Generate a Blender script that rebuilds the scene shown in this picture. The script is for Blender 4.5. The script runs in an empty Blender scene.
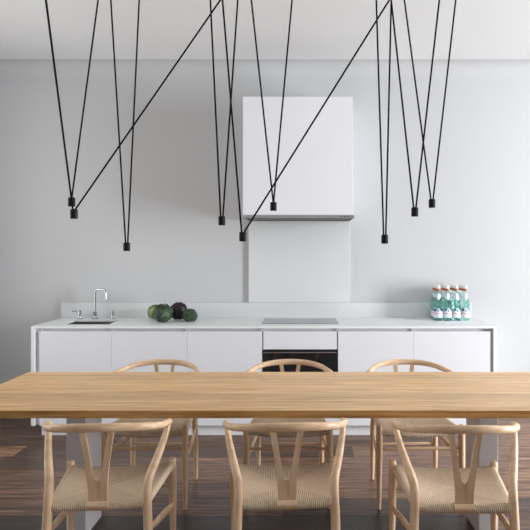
import bpy, bmesh, math, random
from mathutils import Vector, Matrix, noise

random.seed(11)
PI = math.pi
sc = bpy.context.scene
COL = sc.collection

# ------------------------------------------------------------------ camera
F, VX, VY, H = 591.0, 305.0, 253.0, 1.46      # focal length in px, principal point, eye height
cam = bpy.data.cameras.new('camera')
camo = bpy.data.objects.new('camera', cam)
COL.objects.link(camo)
camo.location = (0, 0, H)
camo.rotation_euler = (PI / 2, 0, 0)
cam.sensor_width = 36
cam.lens = 36 * F / 530
cam.shift_x = (265 - VX) / 530
cam.shift_y = -(265 - VY) / 530
cam.clip_start = 0.05
sc.camera = camo


def at(px, py, Y):
    s = F / Y
    return Vector(((px - VX) / s, Y, H - (py - VY) / s))


# ------------------------------------------------------------------ materials
def new_mat(name):
    m = bpy.data.materials.new(name)
    m.use_nodes = True
    nt = m.node_tree
    return m, nt, nt.nodes['Principled BSDF']


def plain(name, col, rough=0.5, metal=0.0, coat=0.0, bump=0.0, bscale=60.0, spec=0.5):
    m, nt, p = new_mat(name)
    p.inputs['Base Color'].default_value = (*col, 1)
    p.inputs['Roughness'].default_value = rough
    p.inputs['Metallic'].default_value = metal
    p.inputs['Coat Weight'].default_value = coat
    p.inputs['Specular IOR Level'].default_value = spec
    tc = nt.nodes.new('ShaderNodeTexCoord')
    n = nt.nodes.new('ShaderNodeTexNoise')
    n.inputs['Scale'].default_value = bscale
    n.inputs['Detail'].default_value = 4
    nt.links.new(tc.outputs['Object'], n.inputs['Vector'])
    mr = nt.nodes.new('ShaderNodeMapRange')
    mr.inputs['To Min'].default_value = max(0.0, rough - 0.04)
    mr.inputs['To Max'].default_value = min(1.0, rough + 0.04)
    nt.links.new(n.outputs['Fac'], mr.inputs['Value'])
    nt.links.new(mr.outputs['Result'], p.inputs['Roughness'])
    if bump > 0:
        b = nt.nodes.new('ShaderNodeBump')
        b.inputs['Strength'].default_value = bump
        b.inputs['Distance'].default_value = 0.002
        nt.links.new(n.outputs['Fac'], b.inputs['Height'])
        nt.links.new(b.outputs['Normal'], p.inputs['Normal'])
    return m


def math_node(nt, op, a, b=None, c=None):
    n = nt.nodes.new('ShaderNodeMath')
    n.operation = op
    for i, v in enumerate((a, b, c)):
        if v is None:
            continue
        if isinstance(v, (int, float)):
            n.inputs[i].default_value = v
        else:
            nt.links.new(v, n.inputs[i])
    return n.outputs[0]


def ramp(nt, fac, stops):
    r = nt.nodes.new('ShaderNodeValToRGB')
    els = r.color_ramp.elements
    while len(els) < len(stops):
        els.new(0.5)
    for e, (pos, c) in zip(els, stops):
        e.position = pos
        e.color = (*c, 1)
    nt.links.new(fac, r.inputs['Fac'])
    return r.outputs['Color']


def mix(nt, fac, a, b, mode='MIX'):
    n = nt.nodes.new('ShaderNodeMix')
    n.data_type = 'RGBA'
    n.blend_type = mode
    if isinstance(fac, (int, float)):
        n.inputs['Factor'].default_value = fac
    else:
        nt.links.new(fac, n.inputs['Factor'])
    for key, v in (('A', a), ('B', b)):
        sock = [s for s in n.inputs if s.name == key and s.type == 'RGBA'][0]
        if isinstance(v, tuple):
            sock.default_value = (*v, 1)
        else:
            nt.links.new(v, sock)
    return [s for s in n.outputs if s.type == 'RGBA'][0]


def wood(name, c_dark, c_mid, c_light, scale=(3, 40, 40), rough=0.45, bump=0.15):
    """fine straight grain running along local X / along UV when objects are long"""
    m, nt, p = new_mat(name)
    tc = nt.nodes.new('ShaderNodeTexCoord')
    mp = nt.nodes.new('ShaderNodeMapping')
    mp.inputs['Scale'].default_value = scale
    nt.links.new(tc.outputs['Object'], mp.inputs['Vector'])
    n = nt.nodes.new('ShaderNodeTexNoise')
    n.inputs['Scale'].default_value = 1.0
    n.inputs['Detail'].default_value = 5
    n.inputs['Roughness'].default_value = 0.6
    nt.links.new(mp.outputs['Vector'], n.inputs['Vector'])
    col = ramp(nt, n.outputs['Fac'], [(0.30, c_dark), (0.5, c_mid), (0.70, c_light)])
    nt.links.new(col, p.inputs['Base Color'])
    p.inputs['Roughness'].default_value = rough
    b = nt.nodes.new('ShaderNodeBump')
    b.inputs['Strength'].default_value = bump
    b.inputs['Distance'].default_value = 0.001
    nt.links.new(n.outputs['Fac'], b.inputs['Height'])
    nt.links.new(b.outputs['Normal'], p.inputs['Normal'])
    return m


def table_wood():
    m, nt, p = new_mat('oak_boards')
    tc = nt.nodes.new('ShaderNodeTexCoord')
    sep = nt.nodes.new('ShaderNodeSeparateXYZ')
    nt.links.new(tc.outputs['Object'], sep.inputs[0])
    row = math_node(nt, 'FLOOR', math_node(nt, 'DIVIDE', math_node(nt, 'ADD', sep.outputs['Y'], 2.0), 0.118))
    # staggered lengths within each row
    shift = math_node(nt, 'MULTIPLY', math_node(nt, 'FRACT', math_node(nt, 'MULTIPLY', row, 0.618)), 3.0)
    lam = math_node(nt, 'FLOOR', math_node(nt, 'DIVIDE', math_node(nt, 'ADD', sep.outputs['X'], 20.0), 40.0))
    cid = nt.nodes.new('ShaderNodeCombineXYZ')
    nt.links.new(row, cid.inputs[0]); nt.links.new(lam, cid.inputs[1])
    wn = nt.nodes.new('ShaderNodeTexWhiteNoise')
    wn.noise_dimensions = '3D'
    nt.links.new(cid.outputs[0], wn.inputs['Vector'])
    vec = nt.nodes.new('ShaderNodeCombineXYZ')
    nt.links.new(math_node(nt, 'MULTIPLY', sep.outputs['X'], 2.2), vec.inputs[0])
    nt.links.new(math_node(nt, 'MULTIPLY', sep.outputs['Y'], 46), vec.inputs[1])
    nt.links.new(math_node(nt, 'ADD', math_node(nt, 'MULTIPLY', sep.outputs['Z'], 46),
                           math_node(nt, 'MULTIPLY', wn.outputs['Value'], 40)), vec.inputs[2])
    n = nt.nodes.new('ShaderNodeTexNoise')
    n.inputs['Scale'].default_value = 1
    n.inputs['Detail'].default_value = 6
    n.inputs['Roughness'].default_value = 0.7
    n.inputs['Distortion'].default_value = 0.6
    nt.links.new(vec.outputs[0], n.inputs['Vector'])
    grain = ramp(nt, n.outputs['Fac'], [(0.32, (0.36, 0.16, 0.038)), (0.44, (0.60, 0.325, 0.100)), (0.56, (0.76, 0.455, 0.170)), (0.70, (0.90, 0.63, 0.29))])
    tone = ramp(nt, wn.outputs['Value'], [(0.0, (0.78, 0.75, 0.70)), (0.5, (1.0, 0.99, 0.96)), (1.0, (1.2, 1.2, 1.18))])
    col = mix(nt, 1.0, grain, tone, 'MULTIPLY')
    # knots
    kv = nt.nodes.new('ShaderNodeCombineXYZ')
    nt.links.new(math_node(nt, 'MULTIPLY', sep.outputs['X'], 2.6), kv.inputs[0])
    nt.links.new(math_node(nt, 'MULTIPLY', sep.outputs['Y'], 7.0), kv.inputs[1])
    nt.links.new(math_node(nt, 'MULTIPLY', sep.outputs['Z'], 7.0), kv.inputs[2])
    vor = nt.nodes.new('ShaderNodeTexVoronoi')
    vor.inputs['Scale'].default_value = 1.0
    nt.links.new(kv.outputs[0], vor.inputs['Vector'])
    kn = nt.nodes.new('ShaderNodeMapRange')
    kn.inputs['From Min'].default_value = 0.05
    kn.inputs['From Max'].default_value = 0.12
    kn.inputs['To Min'].default_value = 0.8
    kn.inputs['To Max'].default_value = 0.0
    nt.links.new(vor.outputs['Distance'], kn.inputs['Value'])
    # only some cells carry a knot
    sepc = nt.nodes.new('ShaderNodeSeparateColor')
    nt.links.new(vor.outputs['Color'], sepc.inputs[0])
    pick = math_node(nt, 'GREATER_THAN', sepc.outputs[0], 0.5)
    col = mix(nt, math_node(nt, 'MULTIPLY', kn.outputs['Result'], pick), col, (0.17, 0.085, 0.035))
    # board joints
    fr = math_node(nt, 'FRACT', math_node(nt, 'DIVIDE', math_node(nt, 'ADD', sep.outputs['Y'], 2.0), 0.118))
    seam = math_node(nt, 'LESS_THAN', fr, 0.018)
    col = mix(nt, math_node(nt, 'MULTIPLY', seam, 0.45), col, (0.25, 0.14, 0.06))
    nt.links.new(col, p.inputs['Base Color'])
    p.inputs['Roughness'].default_value = 0.33
    p.inputs['Coat Weight'].default_value = 0.2
    p.inputs['Coat Roughness'].default_value = 0.22
    p.inputs['Specular IOR Level'].default_value = 0.7
    b = nt.nodes.new('ShaderNodeBump')
    b.inputs['Strength'].default_value = 0.12
    b.inputs['Distance'].default_value = 0.001
    nt.links.new(n.outputs['Fac'], b.inputs['Height'])
    nt.links.new(b.outputs['Normal'], p.inputs['Normal'])
    return m


def floor_wood():
    m, nt, p = new_mat('dark_floor_boards')
    tc = nt.nodes.new('ShaderNodeTexCoord')
    at_ = nt.nodes.new('ShaderNodeAttribute')
    at_.attribute_name = 'tone'
    sep = nt.nodes.new('ShaderNodeSeparateXYZ')
    nt.links.new(tc.outputs['Object'], sep.inputs[0])
    vec = nt.nodes.new('ShaderNodeCombineXYZ')
    nt.links.new(math_node(nt, 'MULTIPLY', sep.outputs['X'], 3.0), vec.inputs[0])
    nt.links.new(math_node(nt, 'MULTIPLY', sep.outputs['Y'], 48.0), vec.inputs[1])
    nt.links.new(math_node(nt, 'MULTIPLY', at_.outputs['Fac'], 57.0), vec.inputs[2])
    n = nt.nodes.new('ShaderNodeTexNoise')
    n.inputs['Scale'].default_value = 1
    n.inputs['Detail'].default_value = 7
    n.inputs['Roughness'].default_value = 0.68
    n.inputs['Distortion'].default_value = 0.8
    nt.links.new(vec.outputs[0], n.inputs['Vector'])
    grain = ramp(nt, n.outputs['Fac'], [(0.34, (0.022, 0.010, 0.005)), (0.47, (0.085, 0.043, 0.024)), (0.56, (0.15, 0.083, 0.050)), (0.68, (0.33, 0.20, 0.13))])
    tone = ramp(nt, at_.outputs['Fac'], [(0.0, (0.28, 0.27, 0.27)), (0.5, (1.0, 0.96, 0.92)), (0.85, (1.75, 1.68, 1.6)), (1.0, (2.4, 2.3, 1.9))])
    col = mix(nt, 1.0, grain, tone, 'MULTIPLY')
    nt.links.new(col, p.inputs['Base Color'])
    mr = nt.nodes.new('ShaderNodeMapRange')
    mr.inputs['To Min'].default_value = 0.28
    mr.inputs['To Max'].default_value = 0.5
    p.inputs['Specular IOR Level'].default_value = 0.55
    nt.links.new(n.outputs['Fac'], mr.inputs['Value'])
    nt.links.new(mr.outputs['Result'], p.inputs['Roughness'])
    b = nt.nodes.new('ShaderNodeBump')
    b.inputs['Strength'].default_value = 0.35
    b.inputs['Distance'].default_value = 0.002
    nt.links.new(n.outputs['Fac'], b.inputs['Height'])
    nt.links.new(b.outputs['Normal'], p.inputs['Normal'])
    return m


def cord_mat():
    m, nt, p = new_mat('paper_cord')
    uv = nt.nodes.new('ShaderNodeUVMap')
    sep = nt.nodes.new('ShaderNodeSeparateXYZ')
    nt.links.new(uv.outputs[0], sep.inputs[0])
    s = math_node(nt, 'MULTIPLY', sep.outputs['X'], 2 * PI / 0.0080)
    w = math_node(nt, 'MULTIPLY_ADD', math_node(nt, 'SINE', s), 0.5, 0.5)
    w = math_node(nt, 'POWER', w, 0.6)
    tc = nt.nodes.new('ShaderNodeTexCoord')
    n = nt.nodes.new('ShaderNodeTexNoise')
    n.inputs['Scale'].default_value = 70
    nt.links.new(tc.outputs['Object'], n.inputs['Vector'])
    base = ramp(nt, n.outputs['Fac'], [(0.3, (0.66, 0.51, 0.35)), (0.7, (0.82, 0.67, 0.49))])
    groove = mix(nt, sep.outputs['Y'], (0.33, 0.22, 0.13), (0.56, 0.39, 0.26))
    col = mix(nt, w, groove, base)
    nt.links.new(col, p.inputs['Base Color'])
    p.inputs['Roughness'].default_value = 0.75
    b = nt.nodes.new('ShaderNodeBump')
    b.inputs['Strength'].default_value = 0.7
    b.inputs['Distance'].default_value = 0.003
    nt.links.new(w, b.inputs['Height'])
    nt.links.new(b.outputs['Normal'], p.inputs['Normal'])
    return m


def leafy(name, c1, c2, c3, scale=22):
    m, nt, p = new_mat(name)
    tc = nt.nodes.new('ShaderNodeTexCoord')
    v = nt.nodes.new('ShaderNodeTexVoronoi')
    v.inputs['Scale'].default_value = scale * 2.2
    v.feature = 'DISTANCE_TO_EDGE'
    nt.links.new(tc.outputs['Object'], v.inputs['Vector'])
    n = nt.nodes.new('ShaderNodeTexNoise')
    n.inputs['Scale'].default_value = scale
    n.inputs['Detail'].default_value = 5
    nt.links.new(tc.outputs['Object'], n.inputs['Vector'])
    a = math_node(nt, 'ADD', math_node(nt, 'MULTIPLY', n.outputs['Fac'], 0.9), math_node(nt, 'MULTIPLY', v.outputs['Distance'], -0.6))
    col = ramp(nt, a, [(0.15, c3), (0.38, c2), (0.62, c1)])
    nt.links.new(col, p.inputs['Base Color'])
    p.inputs['Roughness'].default_value = 0.5
    b = nt.nodes.new('ShaderNodeBump')
    b.inputs['Strength'].default_value = 0.8
    b.inputs['Distance'].default_value = 0.005
    nt.links.new(v.outputs['Distance'], b.inputs['Height'])
    nt.links.new(b.outputs['Normal'], p.inputs['Normal'])
    return m


def glass_mat(name, col, rough=0.02, ior=1.3):
    m, nt, p = new_mat(name)
    p.inputs['Base Color'].default_value = (*col, 1)
    p.inputs['Roughness'].default_value = rough
    p.inputs['IOR'].default_value = ior
    p.inputs['Transmission Weight'].default_value = 1.0
    return m


def pane_mat():
    m = bpy.data.materials.new('window_glass')
    m.use_nodes = True
    nt = m.node_tree
    nt.nodes.clear()
    out = nt.nodes.new('ShaderNodeOutputMaterial')
    tr = nt.nodes.new('ShaderNodeBsdfTransparent')
    gl = nt.nodes.new('ShaderNodeBsdfGlossy')
    gl.inputs['Roughness'].default_value = 0.02
    fr = nt.nodes.new('ShaderNodeFresnel')
    fr.inputs['IOR'].default_value = 1.2
    mx = nt.nodes.new('ShaderNodeMixShader')
    nt.links.new(fr.outputs[0], mx.inputs[0])
    nt.links.new(tr.outputs[0], mx.inputs[1])
    nt.links.new(gl.outputs[0], mx.inputs[2])
    nt.links.new(mx.outputs[0], out.inputs[0])
    return m


M = {}
M['wall'] = plain('wall_paint', (0.525, 0.525, 0.527), 0.85, bump=0.05, bscale=180)
M['dark_wall'] = plain('bounce_dimming_wall_paint', (0.20, 0.18, 0.16), 0.85)  # unseen front wall, made dark to cut bounce light on near surfaces
M['ceiling'] = plain('ceiling_paint', (0.74, 0.74, 0.74), 0.9, bump=0.04, bscale=160)
M['white'] = plain('white_lacquer', (0.76, 0.76, 0.785), 0.35)
M['worktop'] = plain('white_stone', (0.80, 0.81, 0.805), 0.45, bscale=3)
M['splash'] = plain('white_stone_panel', (0.63, 0.635, 0.637), 0.35)
M['leg_paint'] = plain('pale_grey_metal_paint', (0.58, 0.555, 0.56), 0.38)
M['steel'] = plain('brushed_steel', (0.40, 0.385, 0.37), 0.32, metal=1.0)
M['dark_steel'] = plain('dark_mesh_steel', (0.10, 0.095, 0.09), 0.5, metal=0.6)
M['chrome'] = plain('chrome', (0.45, 0.46, 0.48), 0.10, metal=1.0)
M['sink_steel'] = plain('satin_sink_steel', (0.22, 0.22, 0.22), 0.35, metal=0.9)
M['black'] = plain('matt_black', (0.007, 0.007, 0.007), 0.55, spec=0.15)
M['cord_black'] = plain('black_cord', (0.008, 0.008, 0.008), 0.9, spec=0.1)
M['lens'] = plain('frosted_lens', (0.7, 0.7, 0.68), 0.6)
M['hob_glass'] = plain('grey_hob_glass', (0.20, 0.205, 0.22), 0.12)
M['oven_glass'] = plain('black_oven_glass', (0.008, 0.008, 0.009), 0.06)
M['table'] = table_wood()
M['floor'] = floor_wood()
M['chair_wood'] = wood('soaped_oak', (0.53, 0.335, 0.185), (0.69, 0.465, 0.285), (0.80, 0.58, 0.385), scale=(30, 30, 5))
M['rail_wood'] = wood('soaped_oak_rail', (0.53, 0.335, 0.185), (0.69, 0.465, 0.285), (0.80, 0.58, 0.385), scale=(6, 30, 60))
M['cord'] = cord_mat()
M['bottle'] = glass_mat('green_glass', (0.74, 0.94, 0.90), 0.03, 1.2)
M['water'] = None
M['label'] = plain('paper_label', (0.70, 0.75, 0.83), 0.6)
M['label_red'] = plain('red_print', (0.70, 0.16, 0.14), 0.6)
M['label_blue'] = plain('blue_print', (0.08, 0.15, 0.36), 0.6)
M['cap'] = plain('silver_cap', (0.72, 0.70, 0.68), 0.4, metal=0.3)
M['neck_foil'] = plain('orange_foil', (0.40, 0.085, 0.03), 0.45)
M['savoy'] = leafy('savoy_leaf', (0.12, 0.19, 0.07), (0.017, 0.038, 0.015), (0.004, 0.010, 0.005), 30)
M['pale_leaf'] = leafy('pale_leaf', (0.30, 0.36, 0.14), (0.17, 0.24, 0.075), (0.06, 0.10, 0.03))
M['purple_leaf'] = leafy('purple_leaf', (0.045, 0.014, 0.028), (0.014, 0.005, 0.010), (0.004, 0.002, 0.003), 14)
M['broccoli'] = leafy('broccoli_buds', (0.07, 0.135, 0.045), (0.022, 0.05, 0.018), (0.006, 0.016, 0.006), 45)
M['stalk'] = plain('pale_stalk', (0.35, 0.42, 0.20), 0.6)
M['pane'] = pane_mat()
M['frame'] = plain('white_window_paint', (0.8, 0.8, 0.79), 0.4)


# ------------------------------------------------------------------ object helpers
def obj(name, bm, mat, parent=None, loc=None, smooth=True, angle=40):
    me = bpy.data.meshes.new(name)
    bmesh.ops.recalc_face_normals(bm, faces=bm.faces)
    bm.to_mesh(me)
    bm.free()
    if smooth:
        for p in me.polygons:
            p.use_smooth = True
        me.set_sharp_from_angle(angle=math.radians(angle))
    me.materials.append(mat)
    o = bpy.data.objects.new(name, me)
    COL.objects.link(o)
    if parent is not None:
        o.parent = parent
    if loc is not None:
        o.location = loc
    return o


def tag(o, label, cat, group=None):
    o['label'] = label
    o['category'] = cat
    if group:
        o['group'] = group
    return o


def thing(name, label, cat, loc=(0, 0, 0), rot=0.0, group=None):
    o = bpy.data.objects.new(name, None)
    o.empty_display_size = 0.1
    COL.objects.link(o)
    o.location = loc
    o.rotation_euler = (0, 0, rot)
    return tag(o, label, cat, group)


def structure(o):
    o['kind'] = 'structure'
    return o


def dup(root, loc, rot, label, group=None):
    r = root.copy()
    COL.objects.link(r)
    r.location = loc
    r.rotation_euler = (0, 0, rot)
    tag(r, label, root['category'], group)
    for ch in list(root.children):
        c = ch.copy()
        COL.objects.link(c)
        c.parent = r
        for g in list(ch.children):
            d = g.copy()
            COL.objects.link(d)
            d.parent = c
    return r


def box(bm, lo, hi, bev=0.0, seg=2):
    lo, hi = Vector(lo), Vector(hi)
    r = bmesh.ops.create_cube(bm, size=1.0)
    vs = r['verts']
    c, d = (lo + hi) / 2, hi - lo
    for v in vs:
        v.co = Vector((v.co.x * d.x, v.co.y * d.y, v.co.z * d.z)) + c
    if bev > 0:
        es = list({e for v in vs for e in v.link_edges})
        bmesh.ops.bevel(bm, geom=es, offset=bev, segments=seg, profile=0.5, affect='EDGES')
    return bm


def boxes(*bs):
    bm = bmesh.new()
    for b in bs:
        box(bm, *b)
    return bm


def catmull(pts, n):
    pts = [Vector(p) for p in pts]
    out = []
    P = [pts[0] * 2 - pts[1]] + pts + [pts[-1] * 2 - pts[-2]]
    for i in range(1, len(P) - 2):
        p0, p1, p2, p3 = P[i - 1:i + 3]
        for k in range(n):
            t = k / n
            out.append(0.5 * ((2 * p1) + (p2 - p0) * t + (2 * p0 - 5 * p1 + 4 * p2 - p3) * t * t + (3 * p1 - p0 - 3 * p2 + p3) * t ** 3))
    out.append(pts[-1])
    return out


def sweep(bm, path, n=12, up=(0, 0, 1), smooth=0, cap_round=True):
    """path: list of (x,y,z,ra,rb): ra along the side axis, rb along the up axis"""
    pts = [Vector(p) for p in [tuple(q) if len(q) == 5 else tuple(q) + (q[3],) for q in path]] if False else \
          [tuple(q) if len(q) == 5 else (q[0], q[1], q[2], q[3], q[3]) for q in path]
    if smooth:
        V = [Vector(p) for p in pts]
        # 5-d catmull
        out = []
        P = [[2 * a - b for a, b in zip(pts[0], pts[1])]] + [list(p) for p in pts] + [[2 * a - b for a, b in zip(pts[-1], pts[-2])]]
        for i in range(1, len(P) - 2):
            for k in range(smooth):
                t = k / smooth
                out.append([0.5 * (2 * b + (c - a) * t + (2 * a - 5 * b + 4 * c - d) * t * t + (3 * b - a - 3 * c + d) * t ** 3)
                            for a, b, c, d in zip(*P[i - 1:i + 3])])
        out.append(list(pts[-1]))
        pts = out
    C = [Vector(p[:3]) for p in pts]
    up = Vector(up)
    rings = []
    N = len(C)

    def ring(c, tan, ra, rb):
        side = tan.cross(up)
        if side.length < 1e-4:
            side = tan.cross(Vector((0, 1, 0)))
        side.normalize()
        u = side.cross(tan).normalized()
        return [bm.verts.new(c + side * (ra * math.cos(2 * PI * k / n)) + u * (rb * math.sin(2 * PI * k / n))) for k in range(n)]

    tans = []
    for i in range(N):
        a, b = C[max(0, i - 1)], C[min(N - 1, i + 1)]
        tans.append((b - a).normalized())
    if cap_round:
        r0 = (pts[0][3] + pts[0][4]) / 2
        for f in (0.9, 0.5):
            k = math.sqrt(1 - f * f)
            rings.append(ring(C[0] - tans[0] * r0 * f * 0.7, tans[0], pts[0][3] * k, pts[0][4] * k))
    for i in range(N):
        rings.append(ring(C[i], tans[i], pts[i][3], pts[i][4]))
    if cap_round:
        r1 = (pts[-1][3] + pts[-1][4]) / 2
        for f in (0.5, 0.9):
            k = math.sqrt(1 - f * f)
            rings.append(ring(C[-1] + tans[-1] * r1 * f * 0.7, tans[-1], pts[-1][3] * k, pts[-1][4] * k))
    for a, b in zip(rings, rings[1:]):
        for k in range(n):
            bm.faces.new((a[k], a[(k + 1) % n], b[(k + 1) % n], b[k]))
    bm.faces.new(rings[0])
    bm.faces.new(rings[-1])
    return bm


def lathe(bm, prof, n=20, c=(0, 0, 0)):
    c = Vector(c)
    rings = []
    for r, z in prof:
        if r < 1e-5:
            rings.append([bm.verts.new(c + Vector((0, 0, z)))])
        else:
            rings.append([bm.verts.new(c + Vector((r * math.cos(2 * PI * k / n), r * math.sin(2 * PI * k / n), z))) for k in range(n)])
    for a, b in zip(rings, rings[1:]):
        for k in range(n):
            k2 = (k + 1) % n
            if len(a) == 1 and len(b) == 1:
                continue
            if len(a) == 1:
                bm.faces.new((a[0], b[k2], b[k]))
            elif len(b) == 1:
                bm.faces.new((a[k], a[k2], b[0]))
            else:
                bm.faces.new((a[k], a[k2], b[k2], b[k]))
    return bm


def prism(bm, outline, y_of, th):
    """outline of (x,z) extruded along y; y_of(z) gives the mid plane"""
    f = [bm.verts.new((x, y_of(z) - th / 2, z)) for x, z in outline]
    b = [bm.verts.new((x, y_of(z) + th / 2, z)) for x, z in outline]
    n = len(outline)
    bm.faces.new(f)
    bm.faces.new(b[::-1])
    for i in range(n):
        bm.faces.new((f[i], f[(i + 1) % n], b[(i + 1) % n], b[i]))
    return bm


# ------------------------------------------------------------------ the room
XL, XR, YB, YF, ZC = -3.5, 5.6, 5.34, -2.4, 3.167
T = 0.2


def wall_with_holes(x0, x1, z0, z1, holes):
    """list of boxes in the (x,z) plane leaving rectangular holes (sorted along x)"""
    out, cur = [], x0
    for a, b, c, d in holes:
        out.append((cur, a, z0, z1))
        out.append((a, b, z0, c))
        out.append((a, b, d, z1))
        cur = b
    out.append((cur, x1, z0, z1))
    return [o for o in out if o[1] - o[0] > 1e-4 and o[3] - o[2] > 1e-4]


structure(obj('wall_back', boxes(((XL - T, YB, 0), (XR + T, YB + T, ZC))), M['wall'], smooth=False))
structure(obj('wall_left', boxes(*[((XL - T, a, c), (XL, b, d)) for a, b, c, d in wall_with_holes(YF, YB, 0, ZC, [(2.4, 4.4, 0.6, 2.8)])]), M['wall'], smooth=False))
WR = [(1.9, 3.35, 0.12, 2.9)]
WL = [(2.4, 4.4, 0.6, 2.8)]
structure(obj('wall_right', boxes(*[((XR, a, c), (XR + T, b, d)) for a, b, c, d in wall_with_holes(YF, YB, 0, ZC, WR)]), M['wall'], smooth=False))
WF = [(-2.2, 2.2, 0.1, 2.6)]
structure(obj('wall_front', boxes(*[((a, YF - T, c), (b, YF, d)) for a, b, c, d in wall_with_holes(XL - T, XR + T, 0, ZC, WF)]), M['dark_wall'], smooth=False))
structure(obj('ceiling', boxes(((XL - T, YF - T, ZC), (XR + T, YB + T, ZC + T))), M['ceiling'], smooth=False))

# soft plaster cove between ceiling and back wall
bm = bmesh.new()
r = 0.13
prof = [(YB + 0.01, ZC + 0.01), (YB + 0.01, ZC - r)]
for k in range(0, 13):
    a = k / 12 * PI / 2
    prof.append((YB - r + r * math.cos(a), ZC - r + r * math.sin(a)))
prof.append((YB - r, ZC + 0.01))
prof = prof[:1] + prof[2:]
A = [bm.verts.new((XL, y, z)) for y, z in prof]
B = [bm.verts.new((XR, y, z)) for y, z in prof]
for i in range(len(prof)):
    j = (i + 1) % len(prof)
    bm.faces.new((A[i], A[j], B[j], B[i]))
bm.faces.new(A); bm.faces.new(B)
structure(obj('trim_1', bm, M['wall'], angle=50))


def window(name, axis, fixed, a0, a1, z0, z1, bars=1):
    e = bpy.data.objects.new(name, None)
    COL.objects.link(e)
    structure(e)

    def bx(u0, u1, w0, w1, d0, d1):
        if axis == 'x':
            return ((fixed + d0, u0, w0), (fixed + d1, u1, w1))
        return ((u0, fixed - d1, w0), (u1, fixed - d0, w1))
    t = 0.06
    bs = [bx(a0, a1, z0, z0 + t, 0.06, 0.14), bx(a0, a1, z1 - t, z1, 0.06, 0.14),
          bx(a0, a0 + t, z0 + t, z1 - t, 0.06, 0.14), bx(a1 - t, a1, z0 + t, z1 - t, 0.06, 0.14)]
    for k in range(1, bars + 1):
        c = a0 + (a1 - a0) * k / (bars + 1)
        bs.append(bx(c - 0.025, c + 0.025, z0 + t, z1 - t, 0.07, 0.13))
    obj('window_frame', boxes(*bs), M['frame'], e, smooth=False)
    obj('window_pane', boxes(bx(a0 + t, a1 - t, z0 + t, z1 - t, 0.095, 0.103)), M['pane'], e, smooth=False)


window('window_1', 'x', XR, *WR[0])
window('fill_window_left', 'x', XL - T, *WL[0])  # unseen left window, added to fill the left side with light
window('fill_window_front', 'y', YF, *WF[0], bars=3)  # unseen window behind the camera, added for weak fill

# floor boards: one surface, a tone per board, some carrying painted light and shade
bm = bmesh.new()
tl = bm.loops.layers.float_color.new('tone')
PW, gap = 0.237, 0.0035
y = 3.28 - PW * 25
row = 0
while y < YB:
    x = XL - random.uniform(0.0, 2.0)
    cuts = []
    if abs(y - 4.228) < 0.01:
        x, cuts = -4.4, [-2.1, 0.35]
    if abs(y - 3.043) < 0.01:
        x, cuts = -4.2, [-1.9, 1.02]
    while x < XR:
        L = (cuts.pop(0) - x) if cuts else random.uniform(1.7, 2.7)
        tone = random.uniform(0.66, 0.9) if (x + L / 2 > 0.1 and y > 3.4) else random.uniform(0.2, 0.66)  # boards on the far right lighter: daylight sheen put into their tone
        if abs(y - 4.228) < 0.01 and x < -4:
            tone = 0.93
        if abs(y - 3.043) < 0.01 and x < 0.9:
            tone = 0.02  # table shade painted in as a near-black board row
        x0, x1, y0, y1 = max(x, XL) + gap / 2, min(x + L, XR) - gap / 2, max(y, YF) + gap / 2, min(y + PW, YB) - gap / 2
        if x1 > x0 and y1 > y0:
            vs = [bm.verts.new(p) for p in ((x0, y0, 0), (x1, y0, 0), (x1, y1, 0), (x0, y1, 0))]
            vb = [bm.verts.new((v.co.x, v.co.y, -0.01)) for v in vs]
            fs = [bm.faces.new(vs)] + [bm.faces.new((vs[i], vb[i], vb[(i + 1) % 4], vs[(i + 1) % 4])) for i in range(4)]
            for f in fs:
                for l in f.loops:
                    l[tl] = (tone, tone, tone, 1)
        x += L
    y += PW
    row += 1
# the sub-floor below the joints
vs = box(bm, (XL - T, YF - T, -0.1), (XR + T, YB + T, -0.006))
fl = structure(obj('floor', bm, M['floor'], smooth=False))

# ------------------------------------------------------------------ kitchen run
YW = 4.69                       # front face of the worktop
ZT, TH = 0.878, 0.016            # top of worktop, thickness
WX0, WX1 = -2.175, 1.524
SX0, SX1, SY0, SY1 = -2.00, -1.605, 4.82, 5.15   # sink opening
YS = YB - 0.022                 # back edge of the worktop in front of the panel

wt = thing('worktop', 'long white stone kitchen worktop with slim end panels and cut-out sink', 'worktop', (0, YW, 0))
e = 0.003
oy = -YW
bm = bmesh.new()
# slab with an opening
xs = [WX0, SX0, SX1, WX1]
ys = [YW, SY0, SY1, YB - 0.003]
grid = {}
for zi, z in enumerate((ZT - TH, ZT)):
    for i, x in enumerate(xs):
        for j, yy in enumerate(ys):
            grid[(i, j, zi)] = bm.verts.new((x, yy + oy, z))
for i in range(3):
    for j in range(3):
        if i == 1 and j == 1:
            continue
        for zi in (0, 1):
            bm.faces.new([grid[(i, j, zi)], grid[(i + 1, j, zi)], grid[(i + 1, j + 1, zi)], grid[(i, j + 1, zi)]])
for i in range(3):
    for j in (0, 3):
        bm.faces.new([grid[(i, j, 0)], grid[(i + 1, j, 0)], grid[(i + 1, j, 1)], grid[(i, j, 1)]])
        bm.faces.new([grid[(j, i, 0)], grid[(j, i + 1, 0)], grid[(j, i + 1, 1)], grid[(j, i, 1)]])
for j in (1, 2):
    bm.faces.new([grid[(1, j, 0)], grid[(2, j, 0)], grid[(2, j, 1)], grid[(1, j, 1)]])
    bm.faces.new([grid[(j, 1, 0)], grid[(j, 2, 0)], grid[(j, 2, 1)], grid[(j, 1, 1)]])
obj('slab', bm, M['worktop'], wt, smooth=False)
obj('end_panel', boxes(((WX0, 0, 0.087), (WX0 + 0.028, YB - YW - 0.025, ZT - TH), 0.001)), M['worktop'], wt, smooth=False)
obj('end_panel', boxes(((WX1 - 0.028, 0, 0.087), (WX1, YB - YW - 0.025, ZT - TH), 0.001)), M['worktop'], wt, smooth=False)

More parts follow.
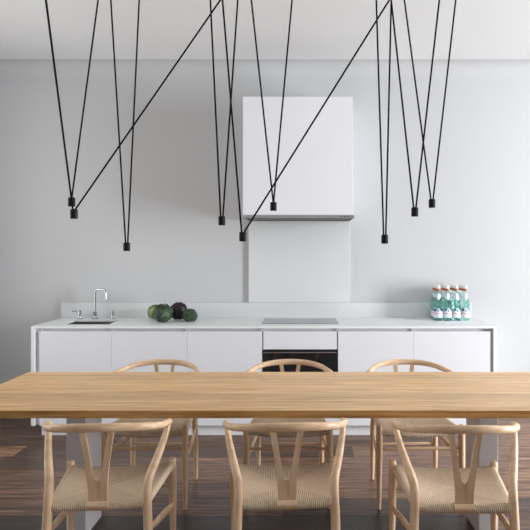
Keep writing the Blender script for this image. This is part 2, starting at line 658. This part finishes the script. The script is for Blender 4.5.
obj('filler', boxes(((WX0 + 0.028, 0.035, 0.087), (-2.115, 0.05, ZT - TH - 0.0005))), M['white'], wt, smooth=False)
obj('filler', boxes(((1.4755, 0.035, 0.087), (WX1 - 0.028, 0.05, ZT - TH - 0.0005))), M['white'], wt, smooth=False)

pl = obj('plinth', boxes(((-2.113, 4.742, 0), (1.468, 4.76, 0.086))), M['white'], smooth=False)
tag(pl, 'long white recessed kick board along the floor under the cabinets', 'plinth')

DX = [-2.115, -1.54, -0.937, -0.341, 0.262, 0.865, 1.475]
CAB_Y0, CAB_Y1 = 4.722, 5.30
ZB0, ZB1 = 0.087, ZT - TH - 0.001


def carcass(w, oven=False):
    """open topped box of panels, local x from 0 to w, local y=0 at the door face"""
    t = 0.016
    y0, y1 = CAB_Y0 - 4.70, CAB_Y1 - 4.70
    bs = [((0.001, y0, ZB0), (t, y1, ZB1)), ((w - t, y0, ZB0), (w - 0.001, y1, ZB1)),
          ((t, y0, ZB0), (w - t, y1, ZB0 + t)), ((t, y1 - 0.008, ZB0 + t), (w - t, y1, ZB1)),
          ((t, y0 + 0.012, 0.79), (w - t, y0 + 0.026, ZB1))]
    return boxes(*bs)


cab_labels = {
    0: 'white base cabinet with plain door under the sink at left end',
    1: 'white base cabinet with plain door under the faucet and cabbages, second from left',
    2: 'white base cabinet with plain door directly left of the black oven',
    4: 'white base cabinet with plain door directly right of the black oven',
    5: 'white base cabinet with plain door under the green bottles at right end',
}
g = 0.0009
for k in range(6):
    x0, x1 = DX[k], DX[k + 1]
    w = x1 - x0
    if k == 3:
        t = thing('drawer_unit', 'white slim drawer between the worktop and the black oven', 'drawer', (x0, 4.70, 0.689))
        t['group'] = 'white base cabinets under the worktop'
        y0, y1, q = CAB_Y0 - 4.70, CAB_Y1 - 4.70, 0.016
        obj('body', boxes(((0.001, y0, 0), (q, y1, ZB1 - 0.689)), ((w - q, y0, 0), (w - 0.001, y1, ZB1 - 0.689)), ((q, y0, 0), (w - q, y1, 0.01)),
                          ((q, y1 - 0.008, 0.01), (w - q, y1, ZB1 - 0.689)), ((q, y0 + 0.012, 0.101), (w - q, y0 + 0.026, ZB1 - 0.689))), M['white'], t, smooth=False)
        obj('drawer_front', boxes(((0.010, 0, 0.005), (w - 0.010, 0.02, 0.147), 0.0012)), M['white'], t, smooth=False)
        t = thing('kick_panel', 'white narrow fixed panel under the black oven, above the floor kick board', 'panel', (x0, 4.70, 0.087))
        obj('body', boxes(((0.001, y0, 0), (w - 0.001, y1, 0.0615))), M['white'], t, smooth=False)
        obj('front', boxes(((g, 0, 0.0), (w - g, 0.02, 0.061), 0.0012)), M['white'], t, smooth=False)
        ov = thing('oven', 'built-in black glass oven with grey top strip under the hob', 'oven', (x0, 4.70, 0.15))
        zt = 0.688 - 0.15
        obj('body', boxes(((0.018, 0.029, 0.0), (w - 0.018, 0.53, zt - 0.002))), M['dark_steel'], ov, smooth=False)
        obj('door', boxes(((0.005, 0.0, 0.002), (w - 0.005, 0.028, zt - 0.024), 0.0015)), M['oven_glass'], ov, smooth=False)
        obj('control_strip', boxes(((0.005, 0.002, zt - 0.021), (w - 0.005, 0.028, zt), 0.0015)), M['oven_glass'], ov, smooth=False)
        bm = bmesh.new()
        box(bm, (0.01, -0.010, zt - 0.024), (w - 0.01, 0.003, zt - 0.015), 0.002)
        obj('trim_bar', bm, M['steel'], ov)['label'] = 'grey metal strip'
        continue
    t = thing('base_cabinet', cab_labels[k], 'cabinet', (x0, 4.70, 0))
    t['group'] = 'white base cabinets under the worktop'
    obj('body', carcass(w), M['white'], t, smooth=False)
    obj('door', boxes(((g, 0, 0.087), (w - g, 0.02, 0.836), 0.0012)), M['white'], t, smooth=False)

# splashback
sb = thing('splashback', 'white stone splashback, low along the worktop and tall behind the hob', 'splashback', (0, YB - 0.003, ZT + 0.0003))
obj('low_panel', boxes(((-2.195, -0.022, 0), (1.50, 0, 0.134), 0.001)), M['splash'], sb, smooth=False)
obj('tall_panel', boxes(((-0.507, -0.022, 0.135), (0.404, 0, 1.746 - ZT), 0.001)), M['splash'], sb, smooth=False)

# hob
hb = thing('hob', 'flat dark grey glass induction hob set in the white worktop above the oven', 'hob', (-0.04, 5.03, ZT))
obj('glass_plate', boxes(((-0.315, -0.19, 0), (0.315, 0.20, 0.005), 0.0015)), M['hob_glass'], hb, smooth=False)
M['zone'] = plain('grey_print', (0.3, 0.3, 0.31), 0.4)
for cx, cy, rr in ((-0.16, 0.09, 0.075), (0.16, 0.09, 0.09), (-0.16, -0.09, 0.09), (0.16, -0.09, 0.075)):
    bm = bmesh.new()
    lathe(bm, [(rr - 0.002, 0.005), (rr - 0.002, 0.0054), (rr, 0.0054), (rr, 0.005)], 32, (cx, cy, 0))
    obj('zone_marking', bm, M['zone'], hb)

# sink
sk = thing('sink', 'rectangular steel sink sunk into the left end of the worktop', 'sink', ((SX0 + SX1) / 2, (SY0 + SY1) / 2, ZT - TH - 0.18))
hw, hd, tt, dz = (SX1 - SX0) / 2, (SY1 - SY0) / 2, 0.002, 0.179
obj('basin', boxes(((-hw - tt, -hd - tt, 0), (-hw, hd + tt, dz)), ((hw, -hd - tt, 0), (hw + tt, hd + tt, dz)),
                   ((-hw, -hd - tt, 0), (hw, -hd, dz)), ((-hw, hd, 0), (hw, hd + tt, dz)),
                   ((-hw, -hd, 0), (hw, hd, tt))), M['sink_steel'], sk, smooth=False)
bm = bmesh.new()
lathe(bm, [(0, 0.002), (0.045, 0.002), (0.045, 0.004), (0.035, 0.005), (0.03, 0.003), (0, 0.003)], 24)
obj('drain', bm, M['chrome'], sk)

# faucet and its two levers
YT = 5.232
fx = (95 - VX) * YT / F
fa = thing('faucet', 'tall chrome faucet with squared gooseneck spout behind the sink', 'faucet', (fx, YT, ZT))
bm = bmesh.new()
lathe(bm, [(0, 0), (0.026, 0), (0.026, 0.004), (0.018, 0.007), (0.015, 0.012), (0.015, 0.05), (0.0165, 0.052), (0.0165, 0.06), (0.012, 0.064), (0, 0.064)], 20)
obj('base', bm, M['chrome'], fa)
bm = bmesh.new()
d = Vector((0.97, -0.25, 0)).normalized()
R, hgt, rc = 0.108, 0.258, 0.03
pth = [(0, 0, 0.06)]
pth += [(0, 0, hgt - rc)]
for k in range(1, 7):
    a = k / 6 * PI / 2
    q = d * (rc - rc * math.cos(a))
    pth.append((q.x, q.y, hgt - rc + rc * math.sin(a)))
for k in range(0, 7):
    a = k / 6 * PI / 2
    q = d * (R - rc + rc * math.sin(a))
    pth.append((q.x, q.y, hgt - rc + rc * math.cos(a)))
q = d * R
pth.append((q.x, q.y, hgt - 0.085))
sweep(bm, [(*p, 0.0085) for p in pth], 14, up=(-d.y, d.x, 0), cap_round=False)
obj('spout', bm, M['chrome'], fa)
bm = bmesh.new()
lathe(bm, [(0, hgt - 0.098), (0.0105, hgt - 0.098), (0.0105, hgt - 0.08), (0, hgt - 0.08)], 16, (q.x, q.y, 0))
obj('aerator', bm, M['chrome'], fa)


def lever(px, label, direction):
    x = (px - VX) * YT / F
    t = thing('tap_lever', label, 'tap', (x, YT, ZT), 0, 'chrome tap levers beside the faucet')
    bm = bmesh.new()
    lathe(bm, [(0, 0), (0.022, 0), (0.022, 0.004), (0.015, 0.007), (0.0125, 0.014), (0.0125, 0.042), (0.0155, 0.045), (0.0155, 0.07), (0.012, 0.074), (0, 0.075)], 18)
    obj('base', bm, M['chrome'], t)
    bm = bmesh.new()
    d = Vector(direction)
    sweep(bm, [(0, 0, 0.064, 0.006), (d.x * 0.5, d.y * 0.5, 0.064 + d.z * 0.5, 0.0055), (d.x, d.y, 0.064 + d.z, 0.005)], 10, up=(0, 1, 0.3))
    obj('lever', bm, M['chrome'], t)


lever(79.5, 'small chrome tap with lever pointing left, left of the faucet', (-0.062, -0.012, 0.004))
lever(112.5, 'small chrome tap with lever turned right, right of the faucet', (0.024, -0.055, 0.006))

# hood
hx0, hx1 = -0.512, 0.393
hc = thing('hood_cabinet', 'plain white box cabinet on the wall above the extractor hood', 'cabinet', (0, YB, 1.772))
obj('body', boxes(((hx0, -0.455, 0), (hx1, 0, 0.975), 0.0015)), M['white'], hc, smooth=False)
obj('front_panel', boxes(((hx0, -0.475, 0.0), (hx1, -0.457, 0.975), 0.0015)), M['white'], hc, smooth=False)
rh = thing('extractor_hood', 'slim steel extractor hood slab under the white wall cabinet', 'extractor hood', (0, YB, 1.7475))
bm = bmesh.new()
a0, a1, d0, t = -0.508, 0.406, -0.49, 0.024
bmb = boxes(((a0, d0, 0), (a1, d0 + 0.012, t), 0.001), ((a0, d0 + 0.012, 0), (a0 + 0.012, 0, t)), ((a1 - 0.012, d0 + 0.012, 0), (a1, 0, t)),
            ((a0 + 0.012, -0.012, 0), (a1 - 0.012, 0, t)), ((a0 + 0.012, d0 + 0.012, 0.012), (a1 - 0.012, -0.012, t)))
bm.free()
obj('body', bmb, M['steel'], rh, smooth=False)
obj('filter', boxes(((a0 + 0.03, d0 + 0.02, 0.002), (a0 + 0.455, -0.02, 0.012))), M['dark_steel'], rh, smooth=False)['label'] = 'dark mesh filter'
obj('filter', boxes(((a1 - 0.455, d0 + 0.02, 0.002), (a1 - 0.03, -0.02, 0.012))), M['dark_steel'], rh, smooth=False)['label'] = 'dark mesh filter'
for k in range(3):
    bm = bmesh.new()
    xk = a1 - 0.115 + k * 0.028
    box(bm, (xk, d0 - 0.002, 0.009), (xk + 0.014, d0 + 0.002, 0.015), 0.0006)
    obj('button', bm, M['black'], rh)

# ------------------------------------------------------------------ vegetables on the worktop
def bumpy(bm, rad, sq, amp, freq, seed, sub=4, flat=0.0):
    r = bmesh.ops.create_icosphere(bm, subdivisions=sub, radius=1.0)
    for v in r['verts']:
        n = v.co.normalized()
        k = 1 + amp * noise.noise(n * freq + Vector((seed, 0, 0))) + amp * 0.5 * noise.noise(n * freq * 2.3 + Vector((0, seed, 0)))
        co = Vector((n.x * rad * k, n.y * rad * k, n.z * rad * sq * k))
        v.co = co
    zmin = min(v.co.z for v in r['verts'])
    for v in r['verts']:
        v.co.z -= zmin
    return r['verts']


def leaf_shell(bm, rad, sq, ang, tilt, width, length, seed, zc, flare=0.1):
    """one cupped leaf wrapped round a head: grows from below, edge curls outward"""
    nu, nv = 12, 10
    g = []
    for i in range(nu + 1):
        u = i / nu
        rowv = []
        for j in range(nv + 1):
            v = j / nv * 2 - 1
            w = width * math.sin(PI * min(1, 0.16 + u * 0.84)) ** 0.6 * (1 if u < 0.97 else 0.85)
            th = ang + v * w
            el = -1.15 + tilt + u * length
            rr = rad * (1.03 + flare * u ** 3 + 0.035 * math.sin(9 * v * w + seed) * u + 0.13 * noise.noise(Vector((u * 5, v * 5, seed))))
            el2 = el + 0.09 * math.sin(7 * v + seed) * u
            rowv.append((rr * math.cos(el2) * math.cos(th), rr * math.cos(el2) * math.sin(th), max(0.002, zc + rr * sq * math.sin(el2))))
        g.append(rowv)
    for off in (0.0, 0.0025):
        vv = [[bm.verts.new((x * (1 + off * 8), y * (1 + off * 8), z)) for x, y, z in rw] for rw in g]
        for i in range(nu):
            for j in range(nv):
                bm.faces.new((vv[i][j], vv[i][j + 1], vv[i + 1][j + 1], vv[i + 1][j]))
        if off == 0.0:
            inner = vv
    rim = lambda q: [q[0][j] for j in range(nv + 1)] + [q[i][nv] for i in range(1, nu + 1)] + [q[nu][j] for j in range(nv - 1, -1, -1)] + [q[i][0] for i in range(nu - 1, 0, -1)]
    ra, rb = rim(inner), rim(vv)
    for k in range(len(ra)):
        k2 = (k + 1) % len(ra)
        bm.faces.new((ra[k], ra[k2], rb[k2], rb[k]))


def cabbage(name, label, px, py_base, Y, rad, sq, mat, nleaf, seed, tilt=0.15):
    x = (px - VX) * Y / F
    t = thing(name, label, 'vegetable', (x, Y, ZT))
    bm = bmesh.new()
    bumpy(bm, rad * 0.93, sq, 0.13, 4.6, seed)
    h = obj('head', bm, mat, t, angle=180)
    for k in range(nleaf):
        bm = bmesh.new()
        leaf_shell(bm, rad * 0.95, sq, k * 2 * PI / nleaf + seed, tilt + 0.18 * (k % 3), 0.85, 1.85 + 0.2 * (k % 2), seed + k, rad * sq * 0.96, 0.06)
        obj('leaf', bm, mat, t, angle=180)
    return t


cabbage('cabbage', 'pale yellow-green cabbage half hidden behind the dark green one', 155.5, 0, 5.19, 0.066, 1.0, M['pale_leaf'], 4, 3.1)
cabbage('savoy_cabbage', 'large dark green crinkled cabbage at the front left of the vegetables', 163.0, 0, 4.96, 0.082, 0.95, M['savoy'], 6, 1.2)
cabbage('red_cabbage', 'round dark purple cabbage behind, between the two green vegetables', 178.5, 0, 5.12, 0.074, 1.06, M['purple_leaf'], 4, 5.7)
Yb = 4.99
br = thing('broccoli', 'dark green broccoli head at the right end of the vegetables', 'vegetable', ((190 - VX) * Yb / F, Yb, ZT))
bm = bmesh.new()
sweep(bm, [(-0.0, 0, 0.016, 0.016), (0, 0, 0.03, 0.018), (0, 0, 0.05, 0.02)], 12, up=(0, 1, 0))
obj('stalk', bm, M['stalk'], br)
bm = bmesh.new()
random.seed(5)
for k in range(70):
    z = 1 - 1.75 * (k + 0.5) / 70
    a = k * 2.39996
    rr = math.sqrt(max(0, 1 - z * z))
    c = Vector((rr * math.cos(a) * 0.050, rr * math.sin(a) * 0.050, 0.052 + z * 0.046))
    r0 = random.uniform(0.013, 0.0175)
    rs = bmesh.ops.create_icosphere(bm, subdivisions=2, radius=r0)
    for v in rs['verts']:
        n = v.co.normalized()
        v.co = v.co * (1 + 0.16 * noise.noise(n * 4 + c * 90)) + c
        v.co.z = max(v.co.z, 0.001)
obj('crown', bm, M['broccoli'], br, angle=180)
random.seed(21)

# ------------------------------------------------------------------ bottles
BR = 0.0365
prof = [(0, 0.0), (BR - 0.006, 0.0), (BR - 0.001, 0.004), (BR, 0.010), (BR, 0.135), (BR - 0.0015, 0.150), (0.030, 0.175), (0.022, 0.205), (0.0165, 0.232), (0.0142, 0.252),
        (0.0138, 0.262), (0.0138, 0.272), (0, 0.272)]


def patch(rfun, a0, a1, n, zlo, zhi):
    """curved band between zlo(t) and zhi(t), thin but solid"""
    bm = bmesh.new()
    rings = []
    for off in (0.0006, 0.0012):
        rw = []
        for i in range(n + 1):
            t = i / n
            a = a0 + (a1 - a0) * t
            col = []
            for j in range(5):
                z = zlo(t) + (zhi(t) - zlo(t)) * j / 4
                r = rfun(z) + off
                col.append(bm.verts.new((r * math.cos(a), r * math.sin(a), z)))
            rw.append(col)
        rings.append(rw)
    for rw in rings:
        for i in range(n):
            for j in range(4):
                bm.faces.new((rw[i][j], rw[i + 1][j], rw[i + 1][j + 1], rw[i][j + 1]))
    p, q = rings
    for i in range(n):
        bm.faces.new((p[i][0], p[i + 1][0], q[i + 1][0], q[i][0]))
        bm.faces.new((p[i][4], p[i + 1][4], q[i + 1][4], q[i][4]))
    for j in range(4):
        bm.faces.new((p[0][j], p[0][j + 1], q[0][j + 1], q[0][j]))
        bm.faces.new((p[n][j], p[n][j + 1], q[n][j + 1], q[n][j]))
    return bm


def rad_at(z):
    for (r0, z0), (r1, z1) in zip(prof, prof[1:]):
        if z0 <= z <= z1 and z1 > z0:
            return r0 + (r1 - r0) * (z - z0) / (z1 - z0)
    return BR


def make_bottle():
    t = thing('water_bottle', '', 'bottle')
    bm = bmesh.new()
    lathe(bm, prof, 24)
    obj('glass', bm, M['bottle'], t, angle=60)
    A = -PI / 2
    lab = obj('label', patch(rad_at, A - 1.25, A + 1.25, 16, lambda q: 0.026, lambda q: 0.078 + 0.034 * math.exp(-((q - 0.5) / 0.17) ** 2)), M['label'], t)
    obj('emblem', patch(lambda z: BR + 0.0009, A - 0.22, A + 0.22, 6, lambda q: 0.088 - 0.011 * (1 - abs(2 * q - 1)), lambda q: 0.088 + 0.011 * (1 - abs(2 * q - 1))), M['label_blue'], lab)
    obj('stripe', patch(lambda z: BR + 0.0009, A - 1.1, A + 1.1, 12, lambda q: 0.060, lambda q: 0.0655), M['label_red'], lab)
    obj('neck_label', patch(rad_at, A - 0.95, A + 0.95, 10, lambda q: 0.205 - 0.030 * (1 - abs(2 * q - 1)), lambda q: 0.228), M['label'], t)
    bm = bmesh.new()
    lathe(bm, [(0.0148, 0.254), (0.0158, 0.255), (0.0158, 0.2755), (0.0148, 0.2765)], 20)
    obj('neck_foil', bm, M['neck_foil'], t)['label'] = 'orange-red neck foil'
    bm = bmesh.new()
    lathe(bm, [(0, 0.2725), (0.015, 0.2725), (0.0165, 0.277), (0.0165, 0.298), (0.014, 0.302), (0, 0.303)], 20)
    obj('cap', bm, M['cap'], t)
    return t


proto = make_bottle()
ordn = ['leftmost', 'second from left', 'third from left', 'rightmost']
rows = ['front row', 'middle row', 'back row']
for rI in range(3):
    for cI in range(4):
        Yq = 5.098 + rI * 0.0765
        x0 = (438.2 - VX) * 5.098 / F + cI * 0.0775
        lab = 'pale green water bottle with orange neck, %s in the %s of bottles' % (ordn[cI], rows[rI])
        loc, rot = (x0, Yq, ZT), random.uniform(-0.25, 0.25)
        if rI == 0 and cI == 0:
            proto.location = loc
            proto.rotation_euler = (0, 0, rot)
            tag(proto, lab, 'bottle', 'green water bottles packed on the worktop')
        else:
            dup(proto, loc, rot, lab, 'green water bottles packed on the worktop')

# ------------------------------------------------------------------ dining table
TX0, TX1, TY0, TY1, TZ = -1.673, 1.44, 2.70, 3.58, 0.74
tb = thing('dining_table', 'long oak plank dining table on pale grey slab legs', 'table', ((TX0 + TX1) / 2, (TY0 + TY1) / 2, 0))
cx, cy = tb.location.x, tb.location.y
bm = bmesh.new()
vs_ = bmesh.ops.create_cube(bm, size=1.0)['verts']
for v in vs_:
    low = v.co.z < 0
    hx, hy = (TX1 - TX0) / 2 - (0.03 if low else 0), (TY1 - TY0) / 2 - (0.03 if low else 0)
    v.co = Vector((math.copysign(hx, v.co.x), math.copysign(hy, v.co.y), TZ - 0.044 if low else TZ))
bmesh.ops.bevel(bm, geom=list(bm.edges), offset=0.0025, segments=2, profile=0.5, affect='EDGES')
obj('tabletop', bm, M['table'], tb, smooth=False)
for s, xa in ((-1, -1.128), (1, 0.894)):
    lo = min(xa, xa + s * 0.1) - cx
    bm = bmesh.new()
    box(bm, (lo, 3.04 - cy, 0), (lo + 0.1, 3.28 - cy, TZ - 0.044), 0.003, 2)
    obj('leg', bm, M['leg_paint'], tb, smooth=False)


# ------------------------------------------------------------------ wishbone chairs
def seat_mesh():
    bm = bmesh.new()
    uvl = bm.loops.layers.uv.new('UVMap')
    N = 20
    R = 0.0175

    def P(s, t, inset=0.0):
        # s,t in -1..1 ; t=-1 back, +1 front
        f = (t + 1) / 2
        hw = 0.188 + (0.232 - 0.188) * f
        yy = -0.208 + 0.420 * f
        bowb = -0.0 * (1 - s * s)
        return hw * s, yy + bowb

    def ztop(s, t):
        f = (t + 1) / 2
        edge = 0.446 + 0.006 * f
        sag = 0.022 * (1 - s * s) * (1 - t * t) + 0.017 * (1 - s * s) * max(0, t) + 0.004 * (1 - s * s) * max(0, -t)
        # rails dip a little in their middle
        return edge - sag

    def add(vs, key):
        try:
            f = bm.faces.new(vs)
        except ValueError:
            return
        for l in f.loops:
            c = l.vert.co
            l[uvl].uv = (c.x, 0.0) if key == 'x' else (c.y, 1.0)   # side cords are packed tighter
    # top and bottom skins
    V = {}
    for side in (0, 1):
        for i in range(N + 1):
            for j in range(N + 1):
                s, t = i / N * 2 - 1, j / N * 2 - 1
                x, yy = P(s, t)
                z = ztop(s, t)
                if side:
                    z = z - 2 * R
                V[(side, i, j)] = bm.verts.new((x, yy, z))
    for side in (0, 1):
        for i in range(N):
            for j in range(N):
                s, t = (i + 0.5) / N * 2 - 1, (j + 0.5) / N * 2 - 1
                a, b, c, d = (V[(side, i, j)], V[(side, i + 1, j)], V[(side, i + 1, j + 1)], V[(side, i, j + 1)])
                if i == j:
                    add((a, b, c), 'x' if t < 0 else 'y')
                    add((a, c, d), 'y' if t < 0 else 'x')
                elif i == N - 1 - j:
                    add((a, b, d), 'x' if t < 0 else 'y')
                    add((b, c, d), 'y' if t < 0 else 'x')
                else:
                    add((a, b, c, d), 'y' if abs(s) > abs(t) else 'x')
    # rolled edges
    edges = [([(i, 0) for i in range(N + 1)], Vector((0, -1, 0)), 'x'), ([(N, j) for j in range(N + 1)], Vector((1, 0, 0)), 'y'),
             ([(i, N) for i in range(N, -1, -1)], Vector((0, 1, 0)), 'x'), ([(0, j) for j in range(N, -1, -1)], Vector((-1, 0, 0)), 'y')]
    for ids, out, key in edges:
        prev = [V[(0, *q)] for q in ids]
        for k in range(1, 7):
            a = k / 6 * PI
            if k == 6:
                cur = [V[(1, *q)] for q in ids]
            else:
                cur = [bm.verts.new(V[(0, *q)].co + out * (R * 1.0 * math.sin(a)) + Vector((0, 0, -R + R * math.cos(a)))) for q in ids]
            for m_ in range(len(ids) - 1):
                add((prev[m_], prev[m_ + 1], cur[m_ + 1], cur[m_]), key)
            prev = cur
    return bm


def make_chair():
    t = thing('dining_chair', '', 'chair')
    obj('seat', seat_mesh(), M['cord'], t, angle=60)
    bm = bmesh.new()
    sweep(bm, [(-0.041, -0.211, 0.430, 0.0205), (0.041, -0.211, 0.430, 0.0205)], 16, cap_round=False)
    obj('rear_rail', bm, M['rail_wood'], t)
    for s in (-1, 1):
        bm = bmesh.new()
        sweep(bm, [(s * 0.242, 0.222, 0.0, 0.0115), (s * 0.241, 0.220, 0.12, 0.0145), (s * 0.24, 0.217, 0.28, 0.0185), (s * 0.239, 0.214, 0.40, 0.0195), (s * 0.239, 0.214, 0.462, 0.0178)],
              14, up=(0, 1, 0), smooth=4)
        for v in bm.verts:
            v.co.z = max(v.co.z, 0)
        obj('leg', bm, M['chair_wood'], t)
        bm = bmesh.new()
        sweep(bm, [(s * 0.206, -0.224, 0.0, 0.0120), (s * 0.205, -0.221, 0.15, 0.0160), (s * 0.202, -0.217, 0.33, 0.0188), (s * 0.197, -0.212, 0.455, 0.0188),
                   (s * 0.200, -0.193, 0.520, 0.0182), (s * 0.219, -0.145, 0.576, 0.0172), (s * 0.240, -0.088, 0.638, 0.0150), (s * 0.252, -0.048, 0.684, 0.0130), (s * 0.256, -0.030, 0.718, 0.0115)],
              14, up=(0, 1, 0), smooth=5)
        for v in bm.verts:
            v.co.z = max(v.co.z, 0)
        obj('leg', bm, M['chair_wood'], t)
        bm = bmesh.new()
        sweep(bm, [(s * 0.203, -0.205, 0.318, 0.007, 0.012), (s * 0.223, 0.0, 0.285, 0.0085, 0.020), (s * 0.243, 0.205, 0.250, 0.007, 0.012)], 12, smooth=6)
        obj('stretcher', bm, M['chair_wood'], t)
    bm = bmesh.new()
    sweep(bm, [(-0.235, 0.215, 0.338, 0.0075), (0, 0.215, 0.338, 0.0105), (0.235, 0.215, 0.338, 0.0075)], 12, smooth=4)
    obj('stretcher', bm, M['rail_wood'], t)
    bm = bmesh.new()
    sweep(bm, [(-0.195, -0.219, 0.226, 0.0075), (0, -0.219, 0.226, 0.0105), (0.195, -0.219, 0.226, 0.0075)], 12, smooth=4)
    obj('stretcher', bm, M['rail_wood'], t)
    # bent top rail with arms
    half = [(0.256, -0.014, 0.714, 0.0115, 0.0110), (0.258, -0.050, 0.718, 0.0160, 0.0135), (0.235, -0.115, 0.724, 0.0155, 0.0150), (0.184, -0.182, 0.739, 0.0130, 0.0168), (0.100, -0.223, 0.750, 0.0115, 0.0180)]
    path = half + [(0, -0.237, 0.753, 0.0108, 0.0185)] + [(-a, *rest) for a, *rest in half[::-1]]
    bm = bmesh.new()
    sweep(bm, path, 16, smooth=7)
    obj('top_rail', bm, M['rail_wood'], t, angle=70)
    # Y-shaped splat
    hp = [(0.0365, 0.430), (0.0375, 0.49), (0.0405, 0.53), (0.048, 0.60), (0.058, 0.67), (0.072, 0.750)]
    inn = [(0.047, 0.750), (0.034, 0.67), (0.0235, 0.60), (0.0155, 0.555), (0.011, 0.540), (0.005, 0.532)]
    outl = hp + inn + [(-x, z) for x, z in inn[::-1]] + [(-x, z) for x, z in hp[::-1]]
    bm = bmesh.new()
    prism(bm, outl, lambda z: -0.212 - 0.019 * (z - 0.43) / 0.31, 0.012)
    obj('back_splat', bm, M['chair_wood'], t, angle=30)
    return t


ch = make_chair()
grp = 'wishbone chairs round the table'
spec = [  # x, y, rotation, label
    (-0.862, 2.625, math.radians(4.5), 'oak wishbone chair on the near side, its back before the left table leg'),
    (-0.088, 2.635, math.radians(3.5), 'oak wishbone chair in the middle of the near side of the table'),
    (0.65, 2.60, math.radians(-2.0), 'oak wishbone chair on the near side, before the right table leg'),
    (-0.918, 3.605, math.radians(180 - 2), 'oak wishbone chair on the kitchen side of the table, below the vegetables'),
    (-0.097, 3.605, math.radians(180), 'oak wishbone chair on the kitchen side of the table, before the oven'),
    (0.652, 3.605, math.radians(180 + 3), 'oak wishbone chair on the kitchen side of the table, right of the oven'),
]
for i, (x, yy, rz, lab) in enumerate(spec):
    if i == 0:
        ch.location = (x, yy, 0)
        ch.rotation_euler = (0, 0, rz)
        tag(ch, lab, 'chair', grp)
    else:
        dup(ch, (x, yy, 0), rz, lab, grp)

# ------------------------------------------------------------------ pendant lights
pend = [  # head centre px, depth, the two cords' px where they leave the top of the frame, label
    (71.6, 202.0, 3.17, (46.3, 98.0), 'small black pendant light at far left, the upper of the close pair'),
    (74.0, 214.0, 3.00, (46.0, 220.0), 'small black pendant light at far left, lower of the pair, one cord slanting far right'),
    (126.7, 246.8, 3.32, (111.0, 139.0), 'small black pendant light hanging lowest at left, above the vegetables'),
    (221.8, 220.8, 3.17, (210.6, 237.5), 'small black pendant light just left of the white hood cabinet'),
    (242.8, 236.8, 3.06, (222.8, 389.0), 'small black pendant light at the hood corner, one cord slanting far right'),
    (273.4, 206.5, 3.32, (251.4, 292.0), 'small black pendant light hanging in front of the white hood cabinet'),
    (384.7, 239.2, 3.20, (376.5, 391.0), 'small black pendant light hanging lowest of the three right of the hood'),
    (414.8, 212.0, 3.11, (391.5, 439.0), 'small black pendant light in the middle of the three right of the hood'),
    (432.0, 203.5, 3.32, (404.6, 455.5), 'small black pendant light hanging highest and farthest right'),
]
HR, HH = 0.0185, 0.048
for px, py, Y, cords, lab in pend:
    c = at(px, py, Y)
    t = thing('pendant_light', lab, 'pendant light', (c.x, c.y, c.z - HH / 2), 0, 'black corded pendant lights over the table')
    bm = bmesh.new()
    lathe(bm, [(0, 0.004), (HR - 0.003, 0.004), (HR - 0.003, 0), (HR - 0.0015, 0), (HR, 0.002), (HR, HH - 0.004), (HR - 0.003, HH), (0, HH)], 24)
    obj('lamp_head', bm, M['black'], t)
    bm = bmesh.new()
    lathe(bm, [(0, 0.001), (HR - 0.0035, 0.001), (HR - 0.0035, 0.0035), (0, 0.0035)], 20)
    obj('diffuser', bm, M['lens'], t)
    top = c + Vector((0, 0, HH / 2 - 0.002))
    tpx, tpy = px, py - HH / 2 * F / Y
    for k, x0 in enumerate(cords):
        s = F / Y
        # keep following the line seen in the picture until it meets the ceiling
        yc = VY - s * (ZC - H)
        xs_ = tpx + (x0 - tpx) * (tpy - yc) / tpy
        a = at(xs_, yc, Y)
        sg = 1 if a.x > top.x else -1
        st = top + Vector((sg * (0.001 if px in (71.6, 273.4) else 0.006), 0, 0)) - t.location
        en = a - t.location
        bm = bmesh.new()
        sweep(bm, [(*st, 0.0047), (*en, 0.0047)], 8, up=(0, 1, 0), cap_round=False)
        obj('cord', bm, M['cord_black'], t)
        bm = bmesh.new()
        lathe(bm, [(0, -0.03), (0.008, -0.03), (0.014, -0.024), (0.014, 0), (0, 0)], 16, en)
        obj('ceiling_mount', bm, M['black'], t)

# ------------------------------------------------------------------ light
w = bpy.data.worlds.new('World')
sc.world = w
w.use_nodes = True
bg = w.node_tree.nodes['Background']
bg.inputs[0].default_value = (0.86, 0.93, 1.0, 1)
bg.inputs[1].default_value = 1.0


def area(name, loc, rot, sx, sy, power, col):
    l = bpy.data.lights.new(name, 'AREA')
    l.shape = 'RECTANGLE'
    l.size, l.size_y = sx, sy
    l.energy = power
    l.color = col
    o = bpy.data.objects.new(name, l)
    COL.objects.link(o)
    o.location = loc
    o.rotation_euler = rot
    return o


a, b, c, d = WR[0]
area('daylight_or_fill', (XR + 0.22, (a + b) / 2, (c + d) / 2), (0, PI / 2, 0), d - c, b - a, 720, (0.90, 0.95, 1.0))
a, b, c, d = WL[0]
area('daylight_or_fill', (XL - 0.22, (a + b) / 2, (c + d) / 2), (0, -PI / 2, 0), d - c, b - a, 54, (1.0, 0.98, 0.95))  # fill lamp of the added left window
a, b, c, d = WF[0]
area('daylight_or_fill', ((a + b) / 2, YF - 0.22, (c + d) / 2), (PI / 2, 0, 0), b - a, d - c, 6, (1.0, 0.98, 0.95))  # weak fill lamp of the added window behind the camera

vs = sc.view_settings
sc.display_settings.display_device = 'sRGB'
vs.view_transform = 'Standard'
vs.look = 'None'
vs.gamma = 1
vs.use_curve_mapping = False
vs.exposure = -0.06
